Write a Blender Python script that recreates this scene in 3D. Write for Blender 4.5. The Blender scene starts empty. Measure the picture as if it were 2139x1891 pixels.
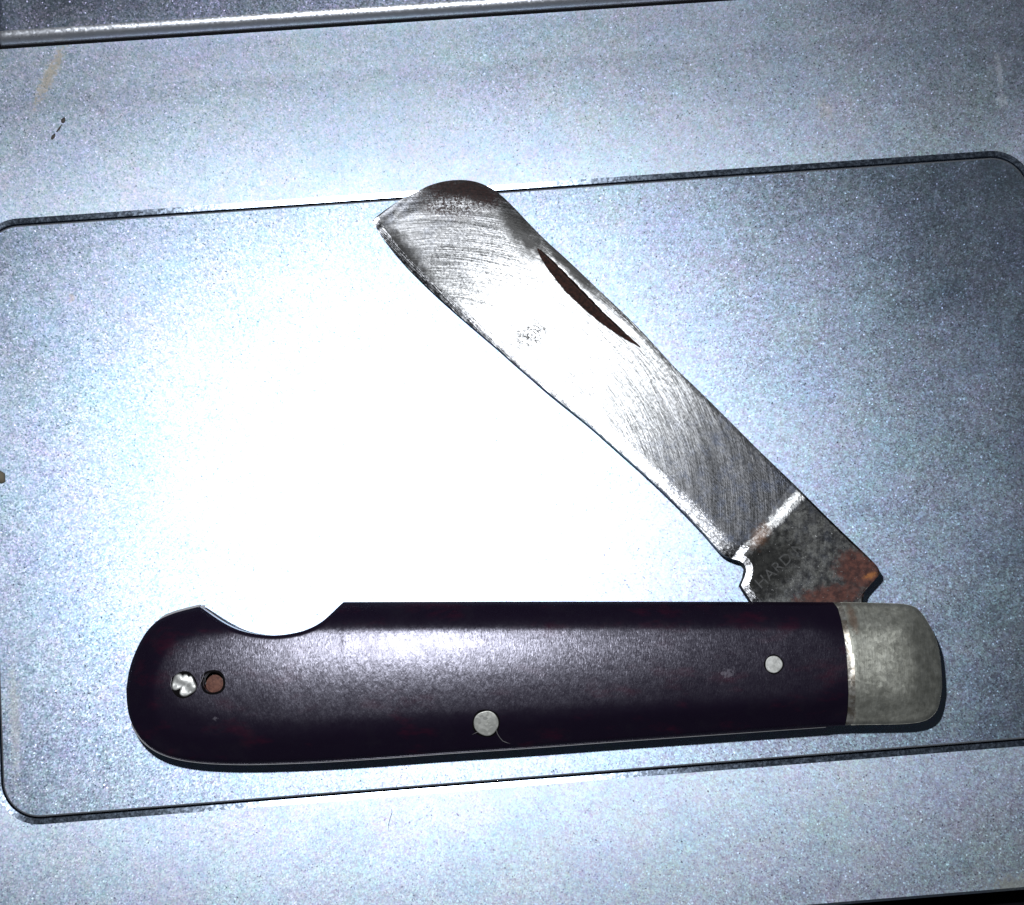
import bpy, math, random
import numpy as np
from mathutils import Vector, Matrix

random.seed(7)
rng = np.random.default_rng(11)
scn = bpy.context.scene
MM = 0.001

# ------------------------------------------------------------------ camera
# The photograph is 2139 x 1891; a hand-held phone about 20 cm above the panel,
# pitched a few degrees.  The foot of the camera is the world origin.
PW, PH, FPX, DIST = 2139.0, 1891.0, 3340.0, 0.200
NADIR = (1010.0, 1350.0)
d_nadir = Vector(((NADIR[0]-PW/2)/FPX, -(NADIR[1]-PH/2)/FPX, -1.0)).normalized()
RCAM = d_nadir.rotation_difference(Vector((0, 0, -1))).to_matrix()
cam_d = bpy.data.cameras.new('camera')
cam_d.sensor_fit = 'HORIZONTAL'; cam_d.sensor_width = 36.0
cam_d.lens = 36.0*FPX/PW
cam_d.clip_start = 0.005; cam_d.clip_end = 50.0
cam = bpy.data.objects.new('camera', cam_d)
scn.collection.objects.link(cam)
cam.matrix_world = Matrix.Translation((0, 0, DIST)) @ RCAM.to_4x4()
scn.camera = cam

# ------------------------------------------------------------------ world, flash, exposure
wd = bpy.data.worlds.new('World'); scn.world = wd; wd.use_nodes = True
wd.node_tree.nodes['Background'].inputs[0].default_value = (0.75, 0.85, 1.0, 1)
wd.node_tree.nodes['Background'].inputs[1].default_value = 0.02
RC = np.array(RCAM)
def P(px, py, z=0.0):
    """measured photo position -> place on the level plane at height z (mm); returns mm"""
    px = np.asarray(px, float); py = np.asarray(py, float); z = np.asarray(z, float)
    d = np.stack([(px-PW/2)/FPX, -(py-PH/2)/FPX, -np.ones_like(px)], -1) @ RC.T
    t = (z - DIST*1000.0)/d[..., 2]
    return np.stack([d[..., 0]*t, d[..., 1]*t, z*np.ones_like(px)], -1)
lp = P(705, 805, 0)
fl = bpy.data.lights.new('phone_flash', 'POINT')
fl.energy = 1.02; fl.shadow_soft_size = 0.0022; fl.color = (0.93, 0.965, 1.0)
flo = bpy.data.objects.new('phone_flash', fl); scn.collection.objects.link(flo)
flo.location = (lp[0]*MM, lp[1]*MM, 0.200)
scn.view_settings.view_transform = 'Standard'
scn.view_settings.look = 'None'
scn.view_settings.exposure = 0.0
scn.view_settings.gamma = 1.0
scn.render.engine = 'CYCLES'
scn.cycles.max_bounces = 3
scn.cycles.sample_clamp_indirect = 4.0

# ------------------------------------------------------------------ helpers: objects
def empty(name, loc_mm):
    o = bpy.data.objects.new(name, None); scn.collection.objects.link(o)
    o.empty_display_size = 0.005
    o.location = [c*MM for c in loc_mm]
    o['_o'] = list(loc_mm)
    return o
ORG = {}
def build(name, V, F, mat, parent=None, smooth=True, origin=None):
    V = np.asarray(V, float)
    org = np.array(ORG[parent.name] if parent is not None else (origin if origin is not None else V.mean(0)*[1, 1, 0]+[0, 0, V[:, 2].min()]))
    u_ = np.unique(np.concatenate([np.asarray(f) for f in F])); m_ = np.full(len(V), -1); m_[u_] = np.arange(len(u_))
    V = V[u_]; F = [m_[list(f)] for f in F]
    me = bpy.data.meshes.new(name)
    me.from_pydata(((V-org)*MM).tolist(), [], [list(map(int, f)) for f in F])
    if smooth:
        me.polygons.foreach_set('use_smooth', [True]*len(me.polygons))
    me.update()
    me.materials.append(mat)
    o = bpy.data.objects.new(name, me); scn.collection.objects.link(o)
    if parent is not None: o.parent = parent
    else: o.location = (org*MM).tolist()
    ORG[o.name] = org
    return o
def tag(o, label=None, cat=None, group=None, kind=None):
    if label: o['label'] = label
    if cat: o['category'] = cat
    if group: o['group'] = group
    if kind: o['kind'] = kind
def thing(name, loc_mm, label, cat):
    o = bpy.data.objects.new(name, None); scn.collection.objects.link(o)
    o.empty_display_size = 0.005; o.location = [c*MM for c in loc_mm]
    ORG[o.name] = np.array(loc_mm, float); tag(o, label, cat)
    return o
def subpart(name, V, F, mat, parent, **k):
    """child of a part: vertices relative to the thing's origin (parts sit at their thing's origin)"""
    return build(name, V, F, mat, parent, **k)
def grid_faces(nu, nv, flip=False, off=0):
    F = []
    for i in range(nu-1):
        for j in range(nv-1):
            a, b, c, d = off+i*nv+j, off+(i+1)*nv+j, off+(i+1)*nv+j+1, off+i*nv+j+1
            F.append((a, d, c, b) if flip else (a, b, c, d))
    return F
def chaikin(pts, corners=(), it=3):
    pts = [tuple(p) for p in pts]; corners = set(corners)
    for _ in range(it):
        out = [pts[0]]
        for i in range(len(pts)-1):
            a, b = np.array(pts[i]), np.array(pts[i+1])
            q, r = tuple(a*.75+b*.25), tuple(a*.25+b*.75)
            if i > 0 and pts[i] in corners: out.append(pts[i])
            out += [q, r]
        out.append(pts[-1]); pts = out
    return np.array(pts)
def dist_poly(X, Y, line):
    D = np.full(X.shape, 1e9)
    for (x0, y0), (x1, y1) in zip(line[:-1], line[1:]):
        dx, dy = x1-x0, y1-y0; L = dx*dx+dy*dy+1e-9
        t = np.clip(((X-x0)*dx+(Y-y0)*dy)/L, 0, 1)
        D = np.minimum(D, np.hypot(X-x0-t*dx, Y-y0-t*dy))
    return D
def sstep(a, b, x):
    t = np.clip((x-a)/(b-a), 0, 1); return t*t*(3-2*t)
def tube(path, radii, n=6):
    path = [Vector(p) for p in path]; V = []; F = []
    for i, p in enumerate(path):
        t = (path[min(i+1, len(path)-1)]-path[max(i-1, 0)]).normalized()
        s = t.cross(Vector((0, 0, 1)));
        if s.length < 1e-4: s = Vector((1, 0, 0))
        s.normalize(); u = s.cross(t)
        for k in range(n):
            a = 2*math.pi*k/n
            V.append(p+(s*math.cos(a)+u*math.sin(a))*radii[i])
    for i in range(len(path)-1):
        for k in range(n):
            F.append((i*n+k, i*n+(k+1) % n, (i+1)*n+(k+1) % n, (i+1)*n+k))
    F.append(tuple(range(n))[::-1]); F.append(tuple((len(path)-1)*n+k for k in range(n)))
    return np.array([list(v) for v in V]), F

# ------------------------------------------------------------------ helpers: shader nodes
class NT:
    def __init__(s, name):
        s.m = bpy.data.materials.new(name); s.m.use_nodes = True
        s.t = s.m.node_tree; s.t.nodes.clear()
        s.out = s.t.nodes.new('ShaderNodeOutputMaterial')
    def n(s, typ, inp=None, **attr):
        nd = s.t.nodes.new(typ)
        for k, v in attr.items(): setattr(nd, k, v)
        for k, v in (inp or {}).items(): s.set(nd, k, v)
        return nd
    def set(s, nd, k, v):
        sock = nd.inputs[k]
        if isinstance(v, bpy.types.NodeSocket): s.t.links.new(v, sock)
        elif isinstance(v, bpy.types.Node): s.t.links.new(v.outputs[0], sock)
        else:
            if sock.type == 'RGBA' and len(v) == 3: v = (*v, 1)
            sock.default_value = v
    def math(s, op, a, b=None, c=None, clamp=False):
        nd = s.n('ShaderNodeMath', operation=op, use_clamp=clamp)
        for i, v in enumerate((a, b, c)):
            if v is not None: s.set(nd, i, v)
        return nd.outputs[0]
    def vmath(s, op, a, b=None, scale=None):
        nd = s.n('ShaderNodeVectorMath', operation=op)
        s.set(nd, 0, a)
        if b is not None: s.set(nd, 1, b)
        if scale is not None: s.set(nd, 'Scale', scale)
        return nd.outputs['Value'] if op in ('LENGTH', 'DISTANCE', 'DOT_PRODUCT') else nd.outputs[0]
    def coords(s):
        tc = s.n('ShaderNodeTexCoord'); return s.vmath('SCALE', tc.outputs['Object'], scale=1000.0)
    def noise(s, vec, scale, detail=2, rough=.5, out=0):
        nd = s.n('ShaderNodeTexNoise', {'Vector': vec, 'Scale': scale, 'Detail': detail, 'Roughness': rough})
        return nd.outputs[out]
    def ramp(s, x, lo, hi, a=0.0, b=1.0, smooth=True):
        nd = s.n('ShaderNodeMapRange', {'Value': x, 'From Min': lo, 'From Max': hi, 'To Min': a, 'To Max': b}, clamp=True)
        if smooth: nd.interpolation_type = 'SMOOTHSTEP'
        return nd.outputs[0]
    def mix(s, f, a, b, blend='MIX'):
        nd = s.n('ShaderNodeMix', data_type='RGBA', blend_type=blend)
        s.set(nd, 0, f); s.set(nd, 6, a); s.set(nd, 7, b)
        return nd.outputs[2]
    def blob(s, vec, centre, rx, ry, ang=0.0, soft=(1.0, .6), warp=None):
        """1 inside an ellipse around centre (mm), 0 outside, with an uneven rim"""
        v = s.vmath('SUBTRACT', vec, centre)
        mp = s.n('ShaderNodeMapping', {'Vector': v, 'Rotation': (0, 0, -ang), 'Scale': (1, 1, 1)})
        v2 = s.vmath('MULTIPLY', mp.outputs[0], (1/rx, 1/ry, 0))
        L = s.vmath('LENGTH', v2)
        if warp is not None: L = s.math('ADD', L, warp)
        return s.ramp(L, soft[0], soft[1])
    def add_max(s, *ms):
        r = ms[0]
        for m in ms[1:]: r = s.math('MAXIMUM', r, m)
        return r
    def jitter_normal(s, vec, scale, amp, base=None, amp2=0, scale2=1, sparkle=0):
        g = base if base is not None else s.n('ShaderNodeNewGeometry').outputs['Normal']
        vo = s.n('ShaderNodeTexVoronoi', {'Vector': vec, 'Scale': scale, 'Randomness': 1.0})
        r = s.vmath('SUBTRACT', vo.outputs['Color'], (.5, .5, .5))
        if sparkle:
            z_ = s.n('ShaderNodeSeparateColor', {0: vo.outputs['Color']}).outputs[2]
            k_ = s.math('ADD', s.math('MULTIPLY', s.math('POWER', z_, 14.0), sparkle), .8)
            r = s.vmath('SCALE', r, scale=s.math('MULTIPLY', k_, amp))
        else:
            r = s.vmath('SCALE', r, scale=amp)
        if amp2:
            vo2 = s.n('ShaderNodeTexVoronoi', {'Vector': vec, 'Scale': scale2})
            r2 = s.vmath('SCALE', s.vmath('SUBTRACT', vo2.outputs['Color'], (.5, .5, .5)), scale=amp2)
            r = s.vmath('ADD', r, r2)
        return s.vmath('NORMALIZE', s.vmath('ADD', g, r)), vo
    def done(s, shader):
        s.t.links.new(shader.outputs[0], s.out.inputs[0]); return s.m

# ------------------------------------------------------------------ panel layout
def wxy(px, py, z=0): return P(px, py, z)[:2]
a0, a1 = wxy(27, 478), wxy(2050, 325)
b0, b1 = wxy(85.6, 1700.6), wxy(2139, 1550)
dv = (a1-a0)/np.linalg.norm(a1-a0) + (b1-b0)/np.linalg.norm(b1-b0)
ANG = math.atan2(dv[1], dv[0])
ca, sa = math.cos(ANG), math.sin(ANG)
def loc(px, py, z=0):
    x, y = wxy(px, py, z); return np.array([x*ca+y*sa, -x*sa+y*ca])
def to_world(L):
    L = np.asarray(L, float)
    return np.stack([L[..., 0]*ca-L[..., 1]*sa, L[..., 0]*sa+L[..., 1]*ca, L[..., 2]], -1)
yt = (loc(27, 478)[1]+loc(2050, 325)[1]+loc(1038, 400)[1])/3
yb = (loc(85.6, 1700.6)[1]+loc(2139, 1550)[1])/2
xl = loc(4, 1600)[0]; xr = loc(2152, 430)[0]
y_front = (loc(1760, 1890)[1]+loc(2139, 1861)[1])/2
y_ledge = (loc(10, 107)[1]+loc(700, 52)[1]+loc(1370, 5)[1])/3
PC = np.array([(xl+xr)/2, (yt+yb)/2]); HX, HY = (xr-xl)/2, (yt-yb)/2
panel_org = to_world(np.array([PC[0], PC[1], 0.0]))
def loc_from_panel(px, py, z=0):
    """object coordinates (mm, world axes) of a spot on the panel, for stains"""
    w = P(px, py, z)-panel_org; return (float(w[0]), float(w[1]), 0.0)

# ------------------------------------------------------------------ materials
def flake_metal(name, base, rough, amp, stains=(), bright=1.0):
    s = NT(name); v = s.coords()
    nrm, vo = s.jitter_normal(v, 6.0, amp, amp2=amp*.35, scale2=3.0, sparkle=3.0)
    lf = s.noise(v, .13, 2, .6, 1); mf = s.noise(v, .9, 2, .6, 1)
    tint = s.vmath('ADD', s.vmath('SCALE', s.vmath('SUBTRACT', lf, (.5, .5, .5)), scale=.16),
                   s.vmath('SCALE', s.vmath('SUBTRACT', mf, (.5, .5, .5)), scale=.17))
    fc = s.vmath('SCALE', s.vmath('SUBTRACT', vo.outputs['Color'], (.5, .5, .5)), scale=.12)
    col = s.vmath('ADD', s.vmath('ADD', tint, fc), base)
    col = s.vmath('MINIMUM', s.vmath('MAXIMUM', col, (0.02, 0.02, 0.02)), (.97, .97, .97))
    rgh = s.math('ADD', s.math('ADD', s.math('MULTIPLY', s.noise(v, .30, 4, .6), .06), s.math('MULTIPLY', s.noise(v, .055, 2), .08)), rough-.07)
    for (c, rx, ry, ang, colr, amt) in stains:
        w = s.math('MULTIPLY', s.math('SUBTRACT', s.noise(v, 2.4, 5, .75), .5), 3.6)
        m = s.math('MULTIPLY', s.blob(v, c, rx, ry, ang, (1.1, .3), w), amt)
        col = s.mix(m, col, colr)
        rgh = s.math('ADD', rgh, s.math('MULTIPLY', m, .12))
    g = s.n('ShaderNodeBsdfAnisotropic', {'Color': col, 'Roughness': rgh, 'Normal': nrm}, distribution='BECKMANN')
    d = s.n('ShaderNodeBsdfDiffuse', {'Color': (.30, .36, .45), 'Normal': nrm})
    mx = s.n('ShaderNodeMixShader', {0: .13}); s.t.links.new(g.outputs[0], mx.inputs[1]); s.t.links.new(d.outputs[0], mx.inputs[2])
    return s.done(mx)
deck_stains = [
    (loc_from_panel(105, 160), 1.0, 5.2, math.radians(-24), (.62, .52, .38), .75),
    (loc_from_panel(2110, 1850), 3.2, 1.6, .2, (.42, .42, .36), .8),
    (loc_from_panel(2085, 150), .5, 3.0, 0.1, (.70, .74, .78), .5),
    (loc_from_panel(2090, 212), 1.0, 1.0, 0, (.70, .74, .78), .55),
    (loc_from_panel(1725, 230), 1.2, 2.0, .3, (.78, .70, .52), .35),
]
m_deck = flake_metal('flaked_silver_deck', (.63, .725, .88), .53, .105, deck_stains)
m_pad = flake_metal('flaked_silver_pad', (.565, .68, .865), .455, .088,
                    [(loc_from_panel(30, 1500), .9, 9.0, .08, (.52, .50, .44), .5),
                     (loc_from_panel(150, 620), .5, .9, .2, (.70, .55, .36), .5)])
m_top = flake_metal('flaked_silver_ledge', (.56, .64, .82), .45, .105)

def bevel_metal():
    s = NT('cut_bevel_metal'); v = s.coords()
    nrm, vo = s.jitter_normal(v, 4.0, .035)
    col = s.mix(s.noise(v, 1.2, 4, .7), (.26, .36, .54), (.66, .74, .86))
    g = s.n('ShaderNodeBsdfAnisotropic', {'Color': col, 'Roughness': .265, 'Normal': nrm}, distribution='BECKMANN')
    g2 = s.n('ShaderNodeBsdfAnisotropic', {'Color': (.46, .56, .72, 1), 'Roughness': .56, 'Normal': nrm}, distribution='GGX')
    mx = s.n('ShaderNodeMixShader', {0: s.ramp(s.noise(v, 2.2, 4, .75), .40, .75, .03, .32)}); s.t.links.new(g.outputs[0], mx.inputs[1]); s.t.links.new(g2.outputs[0], mx.inputs[2])
    return s.done(mx)
m_bevel = bevel_metal()
def lip_metal():
    s = NT('rounded_lip_metal'); v = s.coords()
    nrm, vo = s.jitter_normal(v, 3.5, .10)
    sp = s.ramp(s.noise(v, 2.6, 3, .7), .66, .74)
    col = s.mix(sp, (.66, .68, .74), (.16, .15, .17))
    b = s.n('ShaderNodeBsdfPrincipled', {'Base Color': col, 'Metallic': .85, 'Roughness': .36, 'Normal': nrm})
    return s.done(b)
m_lip = lip_metal()
def simple(name, col, rough=.5, metal=0.0, spec=.5):
    s = NT(name)
    return s.done(s.n('ShaderNodeBsdfPrincipled', {'Base Color': col, 'Roughness': rough, 'Metallic': metal, 'Specular IOR Level': spec}))
m_gap = simple('gap_black', (.006, .006, .008), .8, 0, .1)
def table_mat():
    s = NT('black_tabletop'); v = s.coords()
    c = s.mix(s.noise(v, .4, 3), (.003, .003, .005), (.010, .009, .012))
    return s.done(s.n('ShaderNodeBsdfPrincipled', {'Base Color': c, 'Roughness': .85, 'Specular IOR Level': .1}))
m_table = table_mat()

# ------------------------------------------------------------------ setting: dark surface under the panel
tz = -9.0
n = 9
gx = np.linspace(-900, 900, n)
V = np.array([(x, y, tz) for x in gx for y in gx])
t = build('tabletop', V, grid_faces(n, n), m_table, origin=np.array([0, 0, tz]))
tag(t, kind='structure')

# ------------------------------------------------------------------ the silver panel
panel = thing('metal_panel', panel_org + [0, 0, -9.0], 'flat silver metallic-flake panel with inset rounded pad, under the knife', 'panel')
def rrect(hx, hy, r, nc=24, nx=90, ny=60):
    """rounded rectangle loop about the pad centre, counter-clockwise from the right-bottom straight"""
    pts = []
    cs = [(hx-r, -hy+r, -90), (hx-r, hy-r, 0), (-hx+r, hy-r, 90), (-hx+r, -hy+r, 180)]
    for k, (cx, cy, a0_) in enumerate(cs):
        for i in range(nc+1):
            a = math.radians(a0_+90*i/nc); pts.append((cx+r*math.cos(a), cy+r*math.sin(a)))
        nxt = cs[(k+1) % 4]; a = math.radians(nxt[2])
        e = (nxt[0]+r*math.cos(a), nxt[1]+r*math.sin(a)); s_ = pts[-1]
        m = ny if k % 2 == 0 else nx
        for i in range(1, m): pts.append((s_[0]+(e[0]-s_[0])*i/m, s_[1]+(e[1]-s_[1])*i/m))
    return np.array(pts)
R0 = 4.6
def loops_mesh(loops):
    V = []; F = []; N = len(loops[0][0])
    for L, z in loops:
        zz = np.full(N, z) if np.isscalar(z) else z
        V.append(to_world(np.column_stack([L[:, 0]+PC[0], L[:, 1]+PC[1], zz])))
    for k in range(len(loops)-1):
        for i in range(N):
            j = (i+1) % N
            F.append((k*N+i, (k+1)*N+i, (k+1)*N+j, k*N+j))
    return np.concatenate(V), F
GAP, BEV = .19, .70
BD = .125
def deck_z(d):
    # shallow dish: the deck falls gently toward the pad and levels out
    d = np.asarray(d, float)
    return np.interp(d, DTAB, ZTAB)
DTAB = np.linspace(0, 40, 200)
sl = np.where(DTAB < 11, .062*(1-DTAB/11), 0.0)
sl = np.where(DTAB > 12, -.045*np.clip((DTAB-12)/7, 0, 1), sl)
ZTAB = np.concatenate([[0], np.cumsum((sl[1:]+sl[:-1])/2*np.diff(DTAB))])
def off(d, z): return (rrect(HX+GAP+d, HY+GAP+d, R0+GAP+d), z)
# bevel around the opening (its own finish)
V, F = loops_mesh([off(0, -1.6), off(0, -BD-.03), off(.04, -BD), off(BEV, 0.0)])
build('opening_bevel', V, F, m_bevel, panel, smooth=False)
# deck: rings from the opening outward, then to the outer edge
dmax = (yb-GAP) - y_front - .8
ds = [BEV, .9, 1.3, 2, 3, 4, 5, 6, 7, 8, 9, 10, 11, 12, 13, 14, 15, 16, dmax]
ds = [d for d in ds if d <= dmax]
loops = [off(d, float(deck_z(d-BEV))) for d in ds]
zE = float(deck_z(dmax-BEV))
XL, XR, YT = -HX-95, HX+95, (y_ledge-PC[1])+1.0
YF = y_front-PC[1]
L0 = rrect(HX+GAP+dmax, HY+GAP+dmax, R0+GAP+dmax)
def outer(L, ins):
    x = np.where(L[:, 0] > HX, XR-ins, np.where(L[:, 0] < -HX, XL+ins, L[:, 0]*1.0))
    O = L.copy(); hx, hy = HX+GAP+dmax, HY+GAP+dmax
    for i, (px_, py_) in enumerate(L):
        fx, fy = px_/hx, py_/hy
        m_ = max(abs(fx), abs(fy)); fx, fy = fx/m_, fy/m_
        O[i] = (fx*(XR-ins) if fx > 0 else -fx*(XL+ins), fy*(YT+12) if fy > 0 else -fy*(YF+ins))
    return O
O_ = outer(L0, .45)
def zdrop(O, dz): return np.where(O[:, 1] > YT-2, zE, zE-dz)
loops += [(O_, zE), (outer(L0, .12), zdrop(O_, .14)), (outer(L0, 0.0), zdrop(O_, .5)), (outer(L0, 0.0), -9.0)]
V, F = loops_mesh(loops)
deck = build('deck', V, F, m_deck, panel)
nb_ = (len(ds)-1)*len(L0)                     # rings past the dish are flat: no smoothing across the outer edge
deck.data.polygons.foreach_set('use_smooth', [i < nb_ for i in range(len(F))])
# pad: flat top with a rounded rim
def pin_(d, z): return (rrect(HX-d, HY-d, R0-d), z)
zp = -.06
lo = [pin_(0, -1.6), pin_(0, zp-.16), pin_(.03, zp-.08), pin_(.10, zp-.025), pin_(.22, zp)]
V, F = loops_mesh(lo); N = len(rrect(HX, HY, R0))
build('pad_rim', V, list(F), simple('bare_rim_metal', (.46, .48, .52), .60, .9), panel)
V = V[4*N:]; F = [tuple(range(N))]
# fill the pad with concentric rings (keeps the shading flat)
pad = build('inset_pad', V, F, m_pad, panel, smooth=False)
V, F = loops_mesh([(rrect(HX+GAP+.02, HY+GAP+.02, R0), -1.55), (rrect(HX-1, HY-1, R0-1), -1.55)])
build('gap_floor', V, F, m_gap, panel, smooth=False)

# raised ledge along the top, with a rounded lip facing the pad and a dark gap below it
def ledge(x0, x1, name):
    zt = 2.0; r = 1.35; yg = YT-1.0
    prof = [(yg+.12, -.4), (yg+.12, zt-r)]
    for i in range(1, 17):
        a = math.radians(90*i/16); prof.append((yg+.12+r-r*math.cos(a), zt-r+r*math.sin(a)))
    nl = len(prof)
    prof += [(yg+.12+r+.3, zt+.004), (yg+6, zt+.03), (yg+90, zt+.05), (yg+90, -9)]
    xs = [x0, x0+.05, x0+.35] + list(np.linspace(x0+1, x1-1, 40)) + [x1-.35, x1-.05, x1]
    V = np.array([to_world(np.array([x+PC[0], y+PC[1], z-(.35 if k in (0, len(xs)-1) else (.08 if k in (1, len(xs)-2) else 0))])) for k, x in enumerate(xs) for (y, z) in prof])
    Fs = grid_faces(len(xs), len(prof), flip=False)
    npf = len(prof)
    lipF = [f for i, f in enumerate(Fs) if (i % (npf-1)) < nl-1]
    topF = [f for i, f in enumerate(Fs) if (i % (npf-1)) >= nl-1]
    e0 = tuple(range(npf)); e1 = tuple((len(xs)-1)*npf+k for k in range(npf))[::-1]
    topF += [e0, e1]
    o = build(name, V, topF, m_top, panel)
    build('lip', V, lipF, m_lip, o)
ledge(loc(4, 90)[0]-PC[0], XR, 'raised_ledge')
ledge(XL, loc(-14, 90)[0]-PC[0], 'raised_ledge')
V = np.array([to_world(np.array([x+PC[0], y+PC[1], zE+.012])) for x in (XL, XR) for y in (YT-1.28, YT-.3)])
build('ledge_gap', V, [(0, 2, 3, 1)], m_gap, panel, smooth=False)

# ------------------------------------------------------------------ the pocket knife
K0 = np.array([*P(1000, 1430, 0)[:2], 0.0])
knife = thing('pocket_knife', K0, 'old folding pocket knife with dark purple handle, half-open steel blade and metal bolster', 'knife')
def kob(px, py, z=0.0):
    w = P(px, py, z)-K0; return (float(w[0]), float(w[1]), 0.0)

TOP = [(263.6, 1440), (269.4, 1398), (281.4, 1364), (298.5, 1329.6), (315.6, 1308), (333, 1293.5), (360, 1282), (384, 1275), (416.6, 1267),
       (428.6, 1275), (449, 1290), (476.6, 1307), (504, 1318.6), (538, 1325.5), (572, 1328), (607, 1324.5), (641, 1316), (672, 1300),
       (692, 1281.6), (709.5, 1264.5), (718, 1257.5), (1100, 1256.5), (1500, 1257), (1740, 1258), (1830, 1259.4), (1885, 1260.7), (1912, 1267), (1927, 1282),
       (1942.7, 1306.5), (1955.4, 1334.5), (1963, 1362.5), (1966.8, 1403), (1968, 1436)]
BOT = [(263.6, 1440), (264.5, 1466), (269, 1497), (281, 1525), (298.5, 1549), (322.5, 1567.6), (350, 1579.6), (384, 1588), (435.5, 1594),
       (504, 1596), (572, 1594.7), (675, 1591), (812, 1582), (930, 1573), (1101, 1562), (1272, 1549), (1444, 1537), (1630, 1524),
       (1766, 1514.5), (1856, 1513.8), (1907, 1512), (1937.6, 1505), (1955, 1489.7), (1963, 1469), (1968, 1436)]
TOPc = chaikin(TOP, [(416.6, 1267), (718, 1257.5)]); BOTc = chaikin(BOT)
yT = lambda x: np.interp(x, TOPc[:, 0], TOPc[:, 1]); yB = lambda x: np.interp(x, BOTc[:, 0], BOTc[:, 1])
JUN = [(1258, 1741), (1271, 1750.6), (1294, 1757), (1327, 1763.3), (1362.5, 1768.4), (1403, 1771), (1449, 1772.7), (1487, 1771), (1514, 1766.5)]
jy = [a for a, b in JUN]; jx = [b for a, b in JUN]
SIL = np.concatenate([TOPc[::3], TOPc[-1:], BOTc[::-1][::3], BOTc[:1]])
ZE, ZL = 6.5, 5.75
PXMM = .0577
TOP2 = chaikin([p for p in TOP if not (418 < p[0] < 715)], [])
SIL2 = np.concatenate([TOP2[::3], TOP2[-1:], BOTc[::-1][::3], BOTc[:1]])
def hz(X, Y):
    """height of the handle's upper surface (mm) at a measured spot"""
    d = dist_poly(X, Y, SIL2); dn = dist_poly(X, Y, SIL)
    R = 68.0+46*sstep(1400, 1540, Y)+55*(1-sstep(300, 560, X))+75*sstep(1690, 1800, X); t_ = np.clip(d/R, 0, 1)
    rnd = 1.75*(1-(1-t_)**2.9)-np.clip(9-dn, 0, None)**2*.0035
    yt_, yb_ = np.minimum(yT(X), 1262), yB(X)
    c = (yt_+yb_)/2; h = (yb_-yt_)/2
    dome = .85*(1-np.clip((Y-c)/h, -1, 1)**2)*sstep(0, 60, d)
    endf = .55*(1-sstep(0, 330, X-263.6))
    return ZE+rnd+dome-endf*sstep(0, 90, d)*.6
def handle_grid(x_left, right_fn, cols_u, nv):
    vt = np.linspace(0, 1, nv); vt = .5-.5*np.cos(np.pi*vt)*.55-.45*(.5-vt)
    vt = (vt-vt[0])/(vt[-1]-vt[0])
    return vt

nv = 90
tt = np.linspace(0, 1, nv); vt = .55*(.5-.5*np.cos(np.pi*tt))+.45*tt
xs = np.concatenate([263.6+.02+76*np.linspace(0, 1, 46)**2, np.arange(343, 1745, 3.2), [1745]])
u = (xs-xs[0])/(xs[-1]-xs[0])
Xg = np.repeat(xs[:, None], nv, 1); Yg = yT(Xg)+(yB(Xg)-yT(Xg))*vt[None, :]
end = np.interp(Yg, jy, jx)-1.0
Xg = Xg+(end-1745)*sstep(1600, 1745, Xg)
Yg = yT(Xg)+(yB(Xg)-yT(Xg))*vt[None, :]
Zg = hz(Xg, Yg)
nx_ = len(xs)
HOLE = (447.0, 1425.5, 22.5)
# pin hole: snap nearby vertices to its rim
dh = np.hypot(Xg-HOLE[0], Yg-HOLE[1])
V = P(Xg, Yg, Zg).reshape(-1, 3)
Fall = grid_faces(nx_, nv, flip=True)
Xf, Yf, Df = Xg.ravel(), Yg.ravel(), dh.ravel()
keep = []; used = np.zeros(len(Xf), bool)
for f in Fall:
    if all(Df[i] >= HOLE[2]-1.2 for i in f): keep.append(f); used[list(f)] = True
near = used & (Df < HOLE[2]+2.6)
for i in np.where(near)[0]:
    k = HOLE[2]/Df[i]; x_, y_ = HOLE[0]+(Xf[i]-HOLE[0])*k, HOLE[1]+(Yf[i]-HOLE[1])*k
    V[i] = P(x_, y_, hz(np.array([x_]), np.array([y_]))[0])
# side walls: drop the silhouette edge straight down to the liner
def skirt(V, F, idx, zbot):
    base = len(V); W = V[idx].copy(); W[:, 2] = zbot
    V = np.concatenate([V, W])
    for k in range(len(idx)-1): F.append((idx[k], idx[k+1], base+k+1, base+k))
    return V, F
g = lambda i, j: i*nv+j
ring = [g(i, 0) for i in range(nx_-1, -1, -1)] + [g(0, j) for j in range(1, nv)] + [g(i, nv-1) for i in range(1, nx_)] + [g(nx_-1, j) for j in range(nv-2, -1, -1)]
Vs, Fs = skirt(V, list(keep), ring, ZL)

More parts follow.
